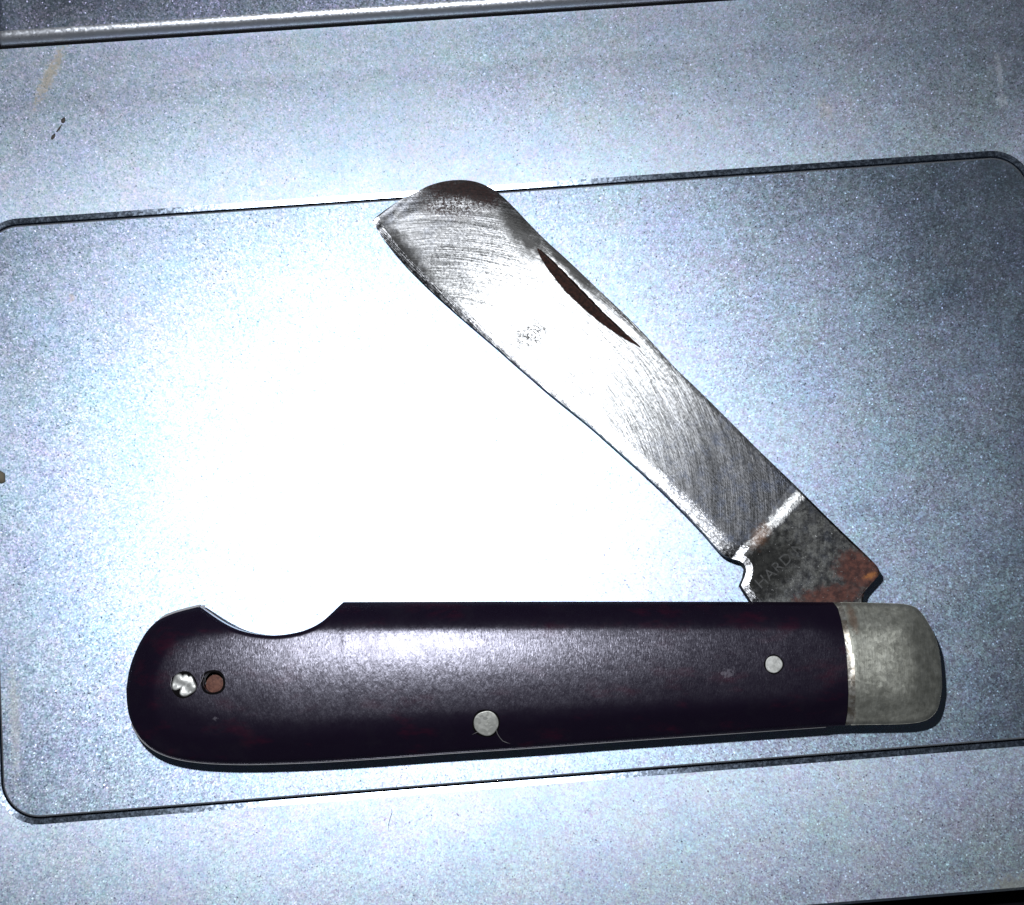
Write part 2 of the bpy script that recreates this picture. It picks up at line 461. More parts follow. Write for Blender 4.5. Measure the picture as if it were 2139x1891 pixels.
def scale_mat():
    s = NT('dark_purple_scale'); v = s.coords()
    hm = s.n('ShaderNodeMapping', {'Vector': v, 'Rotation': (0, 0, 1.0), 'Scale': (4.5, 2.0, 1)})
    hm2 = s.n('ShaderNodeMapping', {'Vector': v, 'Rotation': (0, 0, -.7), 'Scale': (5.0, 1.8, 1)})
    hh = s.math('ADD', s.noise(hm.outputs[0], 1.0, 3, .7), s.noise(hm2.outputs[0], 1.0, 3, .7))
    hb = s.n('ShaderNodeBump', {'Strength': .9, 'Distance': .000012, 'Height': hh})
    nrm, vo = s.jitter_normal(v, 5.5, .04, amp2=.028, scale2=2.4, base=hb.outputs[0])
    mp = s.n('ShaderNodeMapping', {'Vector': v, 'Scale': (.10, .22, .2)})
    red = s.ramp(s.noise(mp.outputs[0], 1.6, 4, .65), .52, .72)
    col = s.mix(red, (.011, .006, .0175), (.034, .006, .019))
    wear = s.ramp(s.noise(v, .35, 5, .65), .45, .8)
    col = s.mix(s.math('MULTIPLY', wear, .5), col, (.019, .015, .025))
    # small pale chips left of the small pin
    w = s.math('MULTIPLY', s.math('SUBTRACT', s.noise(v, 3.0, 3, .7), .5), 3.2)
    chip = s.add_max(s.blob(v, kob(1520, 1408, 9.5), 1.1, .7, 0, (.7, .5), w), s.blob(v, kob(447, 1502, 9.3), .35, .25, 0, (1, .5), w))
    col = s.mix(s.math('MULTIPLY', chip, .33), col, (.30, .28, .33))
    rgh = s.math('ADD', .19, s.math('MULTIPLY', s.noise(v, .4, 6, .75), .19))
    b = s.n('ShaderNodeBsdfPrincipled', {'Base Color': col, 'Roughness': rgh, 'Normal': nrm, 'Specular IOR Level': .95, 'Specular Tint': (.86, .84, 1.0, 1)})
    return s.done(b)
m_scale = scale_mat()
scale = build('handle_scale', Vs, Fs, m_scale, knife)
def mirror_down(V):
    W = V.copy(); W[:, 2] = 2*4.0-W[:, 2]; W[:, 2] = np.maximum(W[:, 2], 0.02); return W
Vb, Fb = skirt(P(Xg, Yg, Zg).reshape(-1, 3), grid_faces(nx_, nv, flip=True), ring, ZL)
# underside scale keeps the plan shape of the upper one
Pl = P(Xf, Yf, np.full(len(Xf), 6.5))
Vb[:len(Xf), :2] = Pl[:, :2]; Vb[len(Xf):, :2] = Pl[ring][:, :2]
build('handle_scale', mirror_down(Vb), [f[::-1] for f in Fb], m_scale, knife)

# bolster
def bolster_mat():
    s = NT('nickel_bolster'); v = s.coords()
    nrm, vo = s.jitter_normal(v, 2.6, .16, amp2=.1, scale2=1.1)
    mp = s.n('ShaderNodeMapping', {'Vector': v, 'Rotation': (0, 0, .15), 'Scale': (3.0, .5, 1)})
    str_ = s.noise(mp.outputs[0], 1.4, 4, .7)
    mo = s.noise(v, .8, 5, .7)
    col = s.mix(s.ramp(mo, .35, .68), (.44, .44, .385), (.60, .60, .535))
    col = s.mix(s.math('MULTIPLY', s.ramp(str_, .5, .75), .45), col, (.85, .86, .80))
    w = s.math('MULTIPLY', s.math('SUBTRACT', s.noise(v, 1.3, 4, .7), .5), 1.4)
    rust = s.add_max(s.blob(v, kob(1786, 1290, 9), .7, 2.2, .1, (1.1, .3), w), s.blob(v, kob(1785, 1496, 8.5), .5, 1.0, 0, (1.1, .3), w))
    col = s.mix(s.math('MULTIPLY', rust, .55), col, (.34, .17, .10))
    pits = s.ramp(s.noise(v, 2.4, 3, .6), .70, .78)
    col = s.mix(s.math('MULTIPLY', pits, .6), col, (.10, .10, .08))
    bmp = s.n('ShaderNodeBump', {'Strength': .35, 'Distance': .00008, 'Height': str_, 'Normal': nrm})
    b = s.n('ShaderNodeBsdfPrincipled', {'Base Color': col, 'Metallic': .8, 'Roughness': s.math('ADD', .52, s.math('MULTIPLY', mo, .16)), 'Normal': bmp})
    return s.done(b)
m_bol = bolster_mat()
nbx = 90; tb = np.linspace(0, 1, nbx)
ub = 1-(1-tb)**1.7
Xb = np.zeros((nbx, nv)); Yb = np.zeros((nbx, nv))
for i in range(nbx):
    y = yT(np.full(nv, 1760.0))+(yB(np.full(nv, 1760.0))-yT(np.full(nv, 1760.0)))*vt
    x0 = np.interp(y, jy, jx)
    Xb[i] = x0+(1967.9-x0)*ub[i]
    Yb[i] = yT(Xb[i])+(yB(Xb[i])-yT(Xb[i]))*vt
jx_here = np.interp(Yb, jy, jx)
dj = Xb-jx_here
Zb = hz(Xb, Yb)+.08-.36*(1-np.clip(dj/21.0, 0, 1))**1.8
endr = np.clip((1968-Xb)/70, 0, 1)
Zb -= .35*(1-sstep(0, 1, endr))
Vbol = P(Xb, Yb, Zb).reshape(-1, 3)
ringb = [g(i, 0) for i in range(nbx-1, -1, -1)] + [g(0, j) for j in range(1, nv)] + [g(i, nv-1) for i in range(1, nbx)] + [g(nbx-1, j) for j in range(nv-2, -1, -1)]
Vt, Ft = skirt(Vbol, grid_faces(nbx, nv, flip=True), ringb, ZL)
djf = np.concatenate([dj.ravel(), np.full(len(Vt)-dj.size, 99.0)])
rimF = [f for f in Ft if all(djf[list(f)] < 15)]; rs_ = set(rimF)
bol = build('bolster', Vt, [f for f in Ft if f not in rs_], m_bol, knife)
def rim_mat():
    s = NT('worn_nickel_highlight'); v = s.coords()
    nrm, vo = s.jitter_normal(v, 3.0, .12)
    col = s.mix(s.ramp(s.noise(v, .9, 4, .7), .35, .65), (.42, .36, .29), (.88, .86, .80))
    return s.done(s.n('ShaderNodeBsdfPrincipled', {'Base Color': col, 'Metallic': .85, 'Roughness': .40, 'Normal': nrm}))
build('bolster_edge', Vt, rimF, rim_mat(), bol)  # lighter copy of the nickel, painting the highlight along the bolster's edge
Pl = P(Xb.ravel(), Yb.ravel(), np.full(Xb.size, 6.5))
Vu = Vt.copy(); Vu[:Xb.size, :2] = Pl[:, :2]; Vu[Xb.size:, :2] = Pl[ringb][:, :2]
build('bolster', mirror_down(Vu), [f[::-1] for f in Ft], m_bol, knife)

# liners: thin plates that stand a hair proud of the scales
def liner_mat():
    s = NT('liner_metal'); v = s.coords()
    c = s.mix(s.noise(v, .9, 4, .7), (.16, .16, .17), (.34, .34, .36))
    return s.done(s.n('ShaderNodeBsdfPrincipled', {'Base Color': c, 'Metallic': .8, 'Roughness': .5}))
m_liner = liner_mat()
def offset_outline(k_fn):
    L = np.concatenate([TOPc, BOTc[::-1][1:-1]])
    # drop the bolster end: liners stop a hair inside it
    A = np.roll(L, 1, 0); B = np.roll(L, -1, 0)
    T = B-A; T /= np.maximum(np.linalg.norm(T, axis=1), 1e-9)[:, None]
    Nn = np.column_stack([T[:, 1], -T[:, 0]])
    k = np.array([k_fn(x, y) for x, y in L])
    return L+Nn*k[:, None]
def prism(L, z0, z1, zref, bev=0.0):
    n_ = len(L); c = L.mean(0)
    lo_ = P(L[:, 0], L[:, 1], np.full(n_, zref)); V = []
    for z, ins in ((z0, 0), (z1-bev, 0), (z1, bev)):
        W = lo_.copy(); W[:, 2] = z
        if ins:
            A = np.roll(W, 1, 0); B = np.roll(W, -1, 0); T = (B-A)[:, :2]; T /= np.maximum(np.linalg.norm(T, axis=1), 1e-9)[:, None]
            W[:, 0] += T[:, 1]*-ins*-1; W[:, 1] += -T[:, 0]*-ins*-1
        V.append(W)
    F = []
    for k in range(2):
        for i in range(n_):
            j = (i+1) % n_; F.append((k*n_+i, k*n_+j, (k+1)*n_+j, (k+1)*n_+i))
    F.append(tuple(range(n_))[::-1]); F.append(tuple(2*n_+i for i in range(n_)))
    return np.concatenate(V), F
def lk(x, y):
    if x > 1735: return -1.5
    if y > 1440 and x > 275: return 2.6
    if 325 < x < 417 and y < 1310: return 4.0*float(sstep(325, 350, x))+.3
    return -.8
LO = offset_outline(lk)
Vl, Fl = prism(LO, ZL-.45, ZL-.004, ZL)
build('liner', Vl, Fl, m_liner, knife, smooth=False)
W = Vl.copy(); W[:, 2] = 8-W[:, 2]
build('liner', W, [f[::-1] for f in Fl], m_liner, knife, smooth=False)
# backspring along the bottom edge, between the liners
bx = np.concatenate([np.linspace(300, 1940, 60)])
out_ = np.column_stack([bx, yB(bx)-3]); inn = np.column_stack([bx[::-1], yB(bx[::-1])-58])
Vl, Fl = prism(np.concatenate([inn[::-1], out_[::-1]]), 2.75, 5.25, 5.25)
build('backspring', Vl, [f[::-1] for f in Fl], m_liner, knife, smooth=False)

# pins
def pin_mat(name, c0, c1, rough):
    s = NT(name); v = s.coords()
    nrm, vo = s.jitter_normal(v, 3.4, .16)
    c = s.mix(s.noise(v, 2.2, 4, .7), c0, c1)
    return s.done(s.n('ShaderNodeBsdfPrincipled', {'Base Color': c, 'Metallic': .75, 'Roughness': rough, 'Normal': nrm}))
m_pin = pin_mat('nickel_pin', (.78, .78, .70), (.97, .97, .94), .50)
m_pin2 = pin_mat('grey_pin', (.55, .55, .52), (.80, .80, .78), .62)
def disc(cx, cy, r, mat, rise=.10, dome=.02, nr=6, na=40, wob=.02, name='pin', tilt=(0, 0)):
    V = []; F = []; h = float(hz(np.array([cx]), np.array([cy]))[0])
    an = np.linspace(0, 2*math.pi, 33); hr_ = hz(cx+r*np.cos(an), cy+r*np.sin(an))
    gx_ = float((hr_*np.cos(an))[:-1].mean()*2)*.75; gy_ = float((hr_*np.sin(an))[:-1].mean()*2)*.75
    tilt = (gx_, gy_); rise = float(np.max(hr_-(h+gx_*np.cos(an)+gy_*np.sin(an))))+.04
    for k in range(nr+1):
        rr = r*[0, .4, .7, .9, .95, 1.0, 1.0][k]
        for i in range(na):
            a = 2*math.pi*i/na
            w = 1+wob*math.sin(3*a+cx)+wob*.6*math.sin(5*a+1.3)
            x, y = cx+rr*w*math.cos(a), cy+rr*w*math.sin(a)
            z = h+rise+dome*(1-(rr/r)**2)-(.5 if k == nr else (.02 if k == nr-1 else 0))+tilt[0]*(x-cx)/r+tilt[1]*(y-cy)/r
            V.append(P(x, y, z))
    for i in range(na):
        w = V[nr*na+i].copy(); w[2] -= .4; V.append(w)
    for k in range(nr+1):
        for i in range(na):
            j = (i+1) % na; F.append((k*na+j, k*na+i, (k+1)*na+i, (k+1)*na+j))
    return build(name, np.array(V), [f[::-1] for f in F] if False else F, mat, knife)
m_dirt_recess = simple('pin_grime_recess', (.006, .005, .006), .9, 0, .1)
def ring_(cx, cy, r0, r1, na=44):
    V = []
    for rr in (r0, r1):
        for i in range(na):
            a = 2*math.pi*i/na; x, y = cx+rr*(1+.03*math.sin(4*a+cx))*math.cos(a), cy+rr*(1+.03*math.sin(4*a+cx))*math.sin(a)
            V.append(P(x, y, float(hz(np.array([x]), np.array([y]))[0])+.015))
    build('pin_grime_recess', np.array(V), [(i, (i+1) % na, na+(i+1) % na, na+i)[::-1] for i in range(na)], m_dirt_recess, knife)
ring_(1015.6, 1511, 24, 29.5); ring_(1616.5, 1388, 16, 20.5); ring_(384, 1430.6, 12, 28); ring_(445, 1425.5, 21.5, 26.5)  # grime round the pins; last ring paints the recess shade round the hole
disc(1015.6, 1511, 26, m_pin)
disc(1616.5, 1388, 18, m_pin2)
# crushed bright pin near the butt: lumpy, split in lobes
def crushed(cx, cy, r):
    V = []; F = []; nr, na = 16, 72
    fr = rng.normal(size=(6, 3)); h = float(hz(np.array([cx]), np.array([cy]))[0])
    for k in range(nr+1):
        for i in range(na):
            a = 2*math.pi*i/na; q = k/nr
            cleft = .55*math.exp(-((((a-2.30+math.pi) % (2*math.pi))-math.pi)/.20)**2)+.16*math.exp(-((((a-5.2+math.pi) % (2*math.pi))-math.pi)/.12)**2)+.15*math.exp(-((((a-4.6+math.pi) % (2*math.pi))-math.pi)/.10)**2)
            R = r*(1+.06*math.sin(2*a+.6)+.05*math.sin(5*a))*(1-cleft)
            x, y = cx+R*q*math.cos(a), cy+R*q*math.sin(a)
            X_, Y_ = R*q*math.cos(a)/r, R*q*math.sin(a)/r
            b = 0
            for i0, f0 in enumerate(fr): b += .030*math.sin((3+i0*.8)*(math.cos(i0*1.05)*X_+math.sin(i0*1.05)*Y_)+4*f0[2])
            V.append(P(x, y, h+.20+b+.10*(1-q*q)-(.16 if k == nr else 0) + .10*(X_) - .02*Y_))
    for i in range(na):
        w = V[nr*na+i].copy(); w[2] -= .5; V.append(w)
    for k in range(nr+1):
        for i in range(na):
            j = (i+1) % na; F.append((k*na+j, k*na+i, (k+1)*na+i, (k+1)*na+j))
    o = build('pin', np.array(V), F, pin_mat('bright_crushed_pin', (.86, .86, .83), (.97, .97, .95), .50), knife)
    o['label'] = 'bright crushed pin head near the rounded butt'
crushed(384, 1430.6, 24.5)
# open pin hole with a rusty pin end down inside
def rust_mat(name, a=(.10, .030, .014), b=(.30, .11, .05)):
    s = NT(name); v = s.coords()
    c = s.mix(s.ramp(s.noise(v, 2.2, 5, .7), .3, .7), a, b)
    bp = s.n('ShaderNodeBump', {'Strength': .6, 'Distance': .0001, 'Height': s.noise(v, 5, 4, .7)})
    return s.done(s.n('ShaderNodeBsdfPrincipled', {'Base Color': c, 'Roughness': .62, 'Normal': bp, 'Specular IOR Level': .4}))
m_rust = rust_mat('rusty_pin_end', (.10, .035, .028), (.26, .11, .075))
na = 40; hx0, hy0, hr = HOLE
V = []
hz0 = float(hz(np.array([hx0]), np.array([hy0]))[0])
top = []
for i in range(na):
    a = 2*math.pi*i/na; x, y = hx0+hr*math.cos(a), hy0+hr*math.sin(a)
    top.append(P(x, y, float(hz(np.array([x]), np.array([y]))[0])+.002))
V = top+[np.array([p[0], p[1], hz0-1.4]) for p in top]
F = [(i, (i+1) % na, na+(i+1) % na, na+i) for i in range(na)]
hole = build('pin_hole', np.array(V), F, m_scale, knife)
c0 = np.mean([p for p in top], 0); V = []
for k in range(4):
    for i in range(na):
        p = c0+(top[i]-c0)*(.84*k/3)*(1+.03*math.sin(3*i*2*math.pi/na)); V.append([p[0]-.03, p[1]-.22, hz0-.95+.08*(1-(k/3)**2)])
F = [(k*na+(i+1) % na, k*na+i, (k+1)*na+i, (k+1)*na+(i+1) % na)[::-1] for k in range(3) for i in range(na)]
po = build('pin', np.array(V), F, m_rust, knife); po['label'] = 'rusty brown pin end sunk in a hole'
# chipped slivers between the bright pin and the hole
def sliver(pts, r, mat, name='chip'):
    path = [P(x, y, float(hz(np.array([float(x)]), np.array([float(y)]))[0])+.05) for x, y in pts]
    V, F = tube(path, [r*.5]+[r]*(len(pts)-2)+[r*.5], 5)
    return build(name, V, F, mat, knife)
m_chip = simple('pale_chip', (.32, .30, .34), .35, .2)
sliver([(416, 1437), (417, 1430), (420, 1424), (424, 1414), (426, 1406)], .045, m_chip)
sliver([(357, 1411), (358, 1420), (356, 1431), (359, 1441)], .04, m_chip)

# ------------------------------------------------------------------ blade
AX = np.array([.719, .695]); BX = np.array([.695, -.719])
def ab(p): p = np.asarray(p, float); return np.stack([p[..., 0]*AX[0]+p[..., 1]*AX[1], p[..., 0]*BX[0]+p[..., 1]*BX[1]], -1)
def xy(a, b):  # inverse (axes are very nearly orthonormal)
    det = AX[0]*BX[1]-AX[1]*BX[0]
    return (a*BX[1]-AX[1]*b)/det, (AX[0]*b-a*BX[0])/det
HI = [(778.2, 459.6), (805.7, 437.4), (841, 414.5), (869, 402), (893.7, 388), (925.4, 378.6), (960.7, 375), (992, 378.6), (1017, 388), (1038, 400.4),
      (1066, 425), (1105, 467), (1140, 502.6), (1193, 550), (1249.5, 604.8), (1299, 650.5), (1351.7, 703.4), (1407, 766), (1462, 817.6), (1553, 908.6),
      (1583, 939), (1659, 1011.8), (1677, 1030), (1744, 1096.7), (1810.8, 1160.4), (1833, 1183), (1839, 1196), (1832, 1209), (1805, 1233), (1803, 1257)]
LOW = [(778.2, 459.6), (784.5, 474.4), (805.7, 506), (841, 548.4), (883, 590.7), (929, 633), (981.8, 678.7), (1034.6, 722.8), (1069.9, 754.5), (1105, 784.4),
       (1140, 815), (1193, 857), (1232, 888), (1280, 931), (1340.7, 984), (1401, 1041), (1462, 1103), (1492, 1139), (1511, 1160), (1530, 1168), (1546, 1171), (1557, 1181),
       (1560, 1196), (1548, 1223), (1569, 1256)]
HIa = ab(chaikin(HI, [], 2)); LOa = ab(chaikin(LOW, [(1548, 1223)], 2))
HIa = np.vstack([HIa, [[2230, 318]]]); LOa = np.vstack([LOa, ab([(1640, 1330)]), [[2230, 235]]])
def mono(L):
    L = L.copy(); L[:, 0] = np.maximum.accumulate(L[:, 0]+np.arange(len(L))*1e-4); return L
HIa, LOa = mono(HIa), mono(LOa)
bhi = lambda a: np.interp(a, HIa[:, 0], HIa[:, 1]); blo = lambda a: np.interp(a, LOa[:, 0], LOa[:, 1])
HIxy = np.column_stack(xy(HIa[:, 0], HIa[:, 1]))[::2]; LOxy = np.column_stack(xy(LOa[:, 0], LOa[:, 1]))[::2]
amin = HIa[0, 0]
av = np.concatenate([amin+.01+36*np.linspace(0, 1, 40)**2, np.arange(amin+38, 2160, 1.6), np.linspace(2162, 2229, 14)])
nb = 190; tb = np.linspace(0, 1, nb); wv = .35*(.5-.5*np.cos(np.pi*tb))+.65*tb
A = np.repeat(av[:, None], nb, 1); B = blo(A)+(bhi(A)-blo(A))*wv[None, :]
Xk, Yk = xy(A, B)
ZT = 5.13
def blade_z(A, B, X, Y):
    plunge = np.interp(B, [240, 320, 420], [1931, 1931, 1916])
    wig = 1.5*np.sin(B*.061)+2.5*np.sin(B*.031+2)
    w = bhi(A)-B                              # px from the spine
    bl = bhi(A)-blo(A)
    sl_ = np.interp(A, [880, 1250, 1500, 1700, 1850], [.100, .096, .045, .0, -.020])
    ground = ZT-np.interp(A, [880, 1250, 1500, 1700, 1880], [.58, .55, .46, .34, .27])-.0000016*np.clip(1200-A, 0, None)**2*PXMM/.0577*5-(w-95)*PXMM*sl_-.05*np.sin(np.pi*np.clip(w/np.maximum(bl, 1), 0, 1))
    dl = dist_poly(X, Y, LOxy); dhh = dist_poly(X, Y, HIxy)
    bw = np.interp(A, [880, 1100, 1250, 1500, 1800, 1905], [30, 24, 16, 20, 27, 32])
    bw = bw*1.35
    ground -= np.clip(bw-dl, 0, None)**2/(2*bw)*PXMM*np.interp(A, [880, 940, 1080, 1300, 1900], [.27, .31, .32, .26, .26])
    sw = np.interp(A, [880, 960, 1100, 1500, 1700], [34, 40, 24, 10, 8])
    ground -= np.clip(sw-dhh, 0, None)**1.5*PXMM*np.interp(A, [880, 960, 1050, 1200], [.030, .035, .030, .022])
    tang = ZT-np.clip(15-dl, 0, None)*PXMM*.21-np.clip(4-dhh, 0, None)*PXMM*.3
    wid = np.interp(w, [0, 60, 140, 200], [24, 26, 26, 24])
    t = np.clip((A-(plunge+wig-wid))/wid, 0, 1)
    k = np.where(t < .15, t*t/.30, np.where(t > .85, 1-(1-t)**2/.30-.0, (t-.075)))  # straight ramp, softened ends
    k = np.clip(k/.85*.85+np.where((t >= .15) & (t <= .85), 0, 0), 0, 1)
    k = t*t*(3-2*t)*.35+t*.65
    return ground*(1-k)+tang*k
Zk = blade_z(A, B, Xk, Yk)
# nail nick: a crescent cut near the spine
NLO = [(1121, 518.5), (1129.7, 541), (1154, 576.6), (1186, 615), (1221, 647), (1263.6, 682), (1299, 705), (1344.6, 729.8)]
NHI = [(1121, 518.5), (1128, 521), (1158, 548), (1210.8, 601), (1263.6, 656), (1306, 696), (1344.6, 729.8)]
nlo, nhi = mono(ab(chaikin(NLO, [], 2))), mono(ab(chaikin(NHI, [], 2)))
inA = (A > nlo[0, 0]) & (A < nlo[-1, 0])
nl = np.interp(A, nlo[:, 0], nlo[:, 1]); nh = np.interp(A, nhi[:, 0], nhi[:, 1])
wn = np.maximum(nh-nl, 1e-3); q = (B-nl)/wn
inside = inA & (q > 0) & (q < 1)
depth = np.where(inside, np.minimum(q*wn*PXMM*.42, (1-q)*wn*PXMM*2.2+.0), 0)
Zn = Zk-depth
Vk = P(Xk, Yk, Zn).reshape(-1, 3); nbl = len(av)
Fk = grid_faces(nbl, nb, flip=False)
ins = inside.ravel()
nick_f = [f for f in Fk if sum(ins[list(f)]) >= 3]; ns = set(nick_f)
dlk = dist_poly(Xk, Yk, LOxy).ravel(); Af = A.ravel()
bwk = np.interp(Af, [880, 1100, 1250, 1500, 1800, 1905], [26, 20, 16, 20, 27, 30])
bev_v = ((dlk < bwk*1.2) & (Af < 1922) & (Af > 1400)) | ((dlk < 15) & (Af < 2040))
rnd_ = rng.random(len(Fk)); frac = dlk/np.where(Af < 1922, bwk, 17.0)
bev_f = [f for k, f in enumerate(Fk) if f not in ns and bev_v[list(f)].all() and frac[f[0]] < .45+.75*rnd_[k]]; ns |= set(bev_f)
face_f = [f for f in Fk if f not in ns]
# back face and side wall
back = Vk.copy()
backz = np.clip(2.87+(bhi(A)-B)/np.maximum(bhi(A)-blo(A), 1)*np.where(A < 1925, .62, 0.0), 2.87, 3.6).ravel()
back[:, 2] = np.minimum(backz, Vk[:, 2]-.02)
gk = lambda i, j: i*nb+j
rk = [gk(i, 0) for i in range(nbl)] + [gk(nbl-1, j) for j in range(1, nb)] + [gk(i, nb-1) for i in range(nbl-2, -1, -1)] + [gk(0, j) for j in range(nb-2, -1, -1)]
M = len(Vk)
wallV0 = Vk[rk]; wallV1 = back[rk]
# keep a coarse back
step = 6
ii = list(range(0, nbl, step)) + ([nbl-1] if (nbl-1) % step else [])
jj = list(range(0, nb, step)) + ([nb-1] if (nb-1) % step else [])
VB = np.array([back[gk(i, j)] for i in ii for j in jj])
V = np.concatenate([Vk, wallV0, wallV1, VB]); o0 = M; o1 = M+len(rk); o2 = o1+len(rk)
F = list(face_f)
for k in range(len(rk)-1): F.append((o0+k, o1+k, o1+k+1, o0+k+1))
F += grid_faces(len(ii), len(jj), flip=True, off=o2)
F = [f[::-1] for f in F]
def blade_mat():
    s = NT('worn_steel'); v = s.coords()
    # grinding marks: arcs about a point below the blade
    c = kob(900, 1080, 5.5)
    dvec = s.vmath('MULTIPLY', s.vmath('SUBTRACT', v, c), (1, 1, 0))
    r = s.vmath('LENGTH', dvec)
    sx = s.n('ShaderNodeSeparateXYZ', {0: dvec})
    th = s.math('ARCTAN2', sx.outputs[1], sx.outputs[0])
    cv = s.n('ShaderNodeCombineXYZ', {0: s.math('MULTIPLY', r, 5.0), 1: s.math('MULTIPLY', th, 9.0), 2: 0.0})
    scr = s.noise(cv.outputs[0], 1.0, 4, .7)
    cv2 = s.n('ShaderNodeCombineXYZ', {0: s.math('MULTIPLY', r, 1.1), 1: s.math('MULTIPLY', th, 3.0), 2: 3.0})
    scr2 = s.noise(cv2.outputs[0], 1.0, 3, .6)
    # fine long scratches along the blade
    mp = s.n('ShaderNodeMapping', {'Vector': v, 'Rotation': (0, 0, math.radians(46))})
    mp2 = s.n('ShaderNodeMapping', {'Vector': mp.outputs[0], 'Scale': (.25, 7.0, 1)})
    scr3 = s.noise(mp2.outputs[0], 1.0, 3, .6)
    hgt = s.math('ADD', s.math('ADD', s.math('MULTIPLY', scr, .9), s.math('MULTIPLY', scr2, .8)), s.math('MULTIPLY', scr3, .5))
    fine = s.noise(v, 9, 3, .6)
    ax0 = s.vmath('DOT_PRODUCT', s.vmath('SUBTRACT', v, kob(1617, 1103, 5.9)), (.719, -.695, 0))
    hgt = s.math('MULTIPLY', hgt, s.ramp(ax0, 0, .8, 1.0, .22))
    hgt = s.math('ADD', hgt, s.math('MULTIPLY', fine, .25))
    bmp = s.n('ShaderNodeBump', {'Strength': 1.0, 'Distance': .000026, 'Height': hgt})
    nrm, vo = s.jitter_normal(v, 5.0, .07, base=bmp.outputs[0])
    w1 = s.math('MULTIPLY', s.math('SUBTRACT', s.noise(v, 1.1, 6, .75), .5), 1.9)
    w2 = s.math('MULTIPLY', s.math('SUBTRACT', s.noise(v, 2.6, 8, .8), .5), 3.4)
    mixs = s.math('ADD', s.math('MULTIPLY', scr, .45), s.math('MULTIPLY', scr2, .55))
    base = s.mix(s.ramp(mixs, .38, .62), (.15, .15, .15), (.33, .33, .335))
    ax_ = s.vmath('DOT_PRODUCT', s.vmath('SUBTRACT', v, kob(1617, 1103, 5.9)), (.719, -.695, 0))      # mm along the blade from the plunge
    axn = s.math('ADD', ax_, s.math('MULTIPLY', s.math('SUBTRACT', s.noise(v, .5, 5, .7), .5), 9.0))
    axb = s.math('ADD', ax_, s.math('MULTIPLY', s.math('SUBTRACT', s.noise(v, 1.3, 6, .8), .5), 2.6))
    highlight_band = s.math('MULTIPLY', s.ramp(axb, -1.25, -.75), s.ramp(axb, .3, .05))
    old = s.math('MULTIPLY', s.ramp(axn, -24, -9), s.math('SUBTRACT', 1.0, highlight_band))
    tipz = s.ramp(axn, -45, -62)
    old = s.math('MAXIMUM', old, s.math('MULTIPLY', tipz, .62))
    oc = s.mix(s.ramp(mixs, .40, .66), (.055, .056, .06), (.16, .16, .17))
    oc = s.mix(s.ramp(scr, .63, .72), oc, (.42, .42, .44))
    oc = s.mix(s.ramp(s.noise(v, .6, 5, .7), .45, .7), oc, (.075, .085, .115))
    base = s.mix(s.math('MULTIPLY', old, .92), base, oc)  # lower blade and tip: patina plus painted falloff of the flash reflection
    base = s.mix(highlight_band, base, (.62, .62, .62))  # painted highlight: plunge step lightened where it catches the flash
    # patina, with the reflection's dark falloff painted along edge and spine
    pat_falloff = s.add_max(s.blob(v, kob(835, 520, 5.2), 1.9, 6.5, math.radians(40), (1.3, .2), w1),
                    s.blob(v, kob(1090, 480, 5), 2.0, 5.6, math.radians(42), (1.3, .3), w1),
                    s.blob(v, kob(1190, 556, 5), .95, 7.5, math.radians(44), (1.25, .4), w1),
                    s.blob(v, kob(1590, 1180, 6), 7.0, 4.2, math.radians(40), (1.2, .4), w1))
    base = s.mix(s.math('MULTIPLY', pat_falloff, .88), base, (.030, .029, .028))
    tangd = s.blob(v, kob(1600, 1185, 6), 5.2, 4.0, math.radians(40), (1.2, .4), w1)
    base = s.mix(s.math('MULTIPLY', s.ramp(ax_, .25, .6), .7), base, s.mix(s.ramp(s.noise(v, .9, 6, .75), .40, .62), (.020, .020, .020), (.13, .13, .12)))
    base = s.mix(s.math('MULTIPLY', tangd, .7), base, (.022, .022, .022))
    rust = s.add_max(s.blob(v, kob(965, 386, 6), 5.6, 1.2, math.radians(-3), (1.2, .6), w2), s.blob(v, kob(1000, 395, 6), 3.2, 1.5, -.5, (1.2, .6), w2))
    rv = s.noise(v, 3.5, 5, .8)
    speck = s.math('MULTIPLY', s.blob(v, kob(950, 408, 5), 6.0, 3.4, 0, (1.1, .3)), s.ramp(rv, .485, .53))
    rust = s.math('MAXIMUM', rust, speck)
    base = s.mix(s.math('MULTIPLY', rust, .94), base, s.mix(s.ramp(rv, .35, .65), (.010, .007, .008), (.050, .020, .017)))
    spot = s.math('MULTIPLY', s.blob(v, kob(1112, 694, 6), 2.4, 1.5, .3, (1.0, .5), w2), s.ramp(s.noise(v, 4.0, 4, .75), .50, .56))
    base = s.mix(s.math('MULTIPLY', spot, .85), base, (.06, .055, .05))
    tr = s.add_max(s.blob(v, kob(1800, 1190, 6), 3.4, 2.5, math.radians(-20), (1.15, .5), w1), s.blob(v, kob(1740, 1245, 6), 5.6, 1.6, math.radians(12), (1.1, .3), w1))
    rc = s.mix(s.ramp(s.noise(v, 1.2, 5, .7), .35, .7), (.065, .024, .022), (.22, .080, .058))
    base = s.mix(s.math('MULTIPLY', tr, .92), base, rc)
    orange = s.blob(v, kob(1822, 1202, 6), 1.0, .45, math.radians(25), (1.2, .1), w2)
    base = s.mix(s.math('MULTIPLY', orange, .75), base, (.62, .24, .07))
    pr = s.blob(v, kob(1590, 1120, 6), 2.0, 1.2, math.radians(60), (1.2, .3), w1)
    base = s.mix(s.math('MULTIPLY', pr, .5), base, (.20, .11, .07))
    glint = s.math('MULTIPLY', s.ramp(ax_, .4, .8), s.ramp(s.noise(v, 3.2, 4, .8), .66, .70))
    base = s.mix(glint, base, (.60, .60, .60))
    dull = s.add_max(rust, tr, spot)
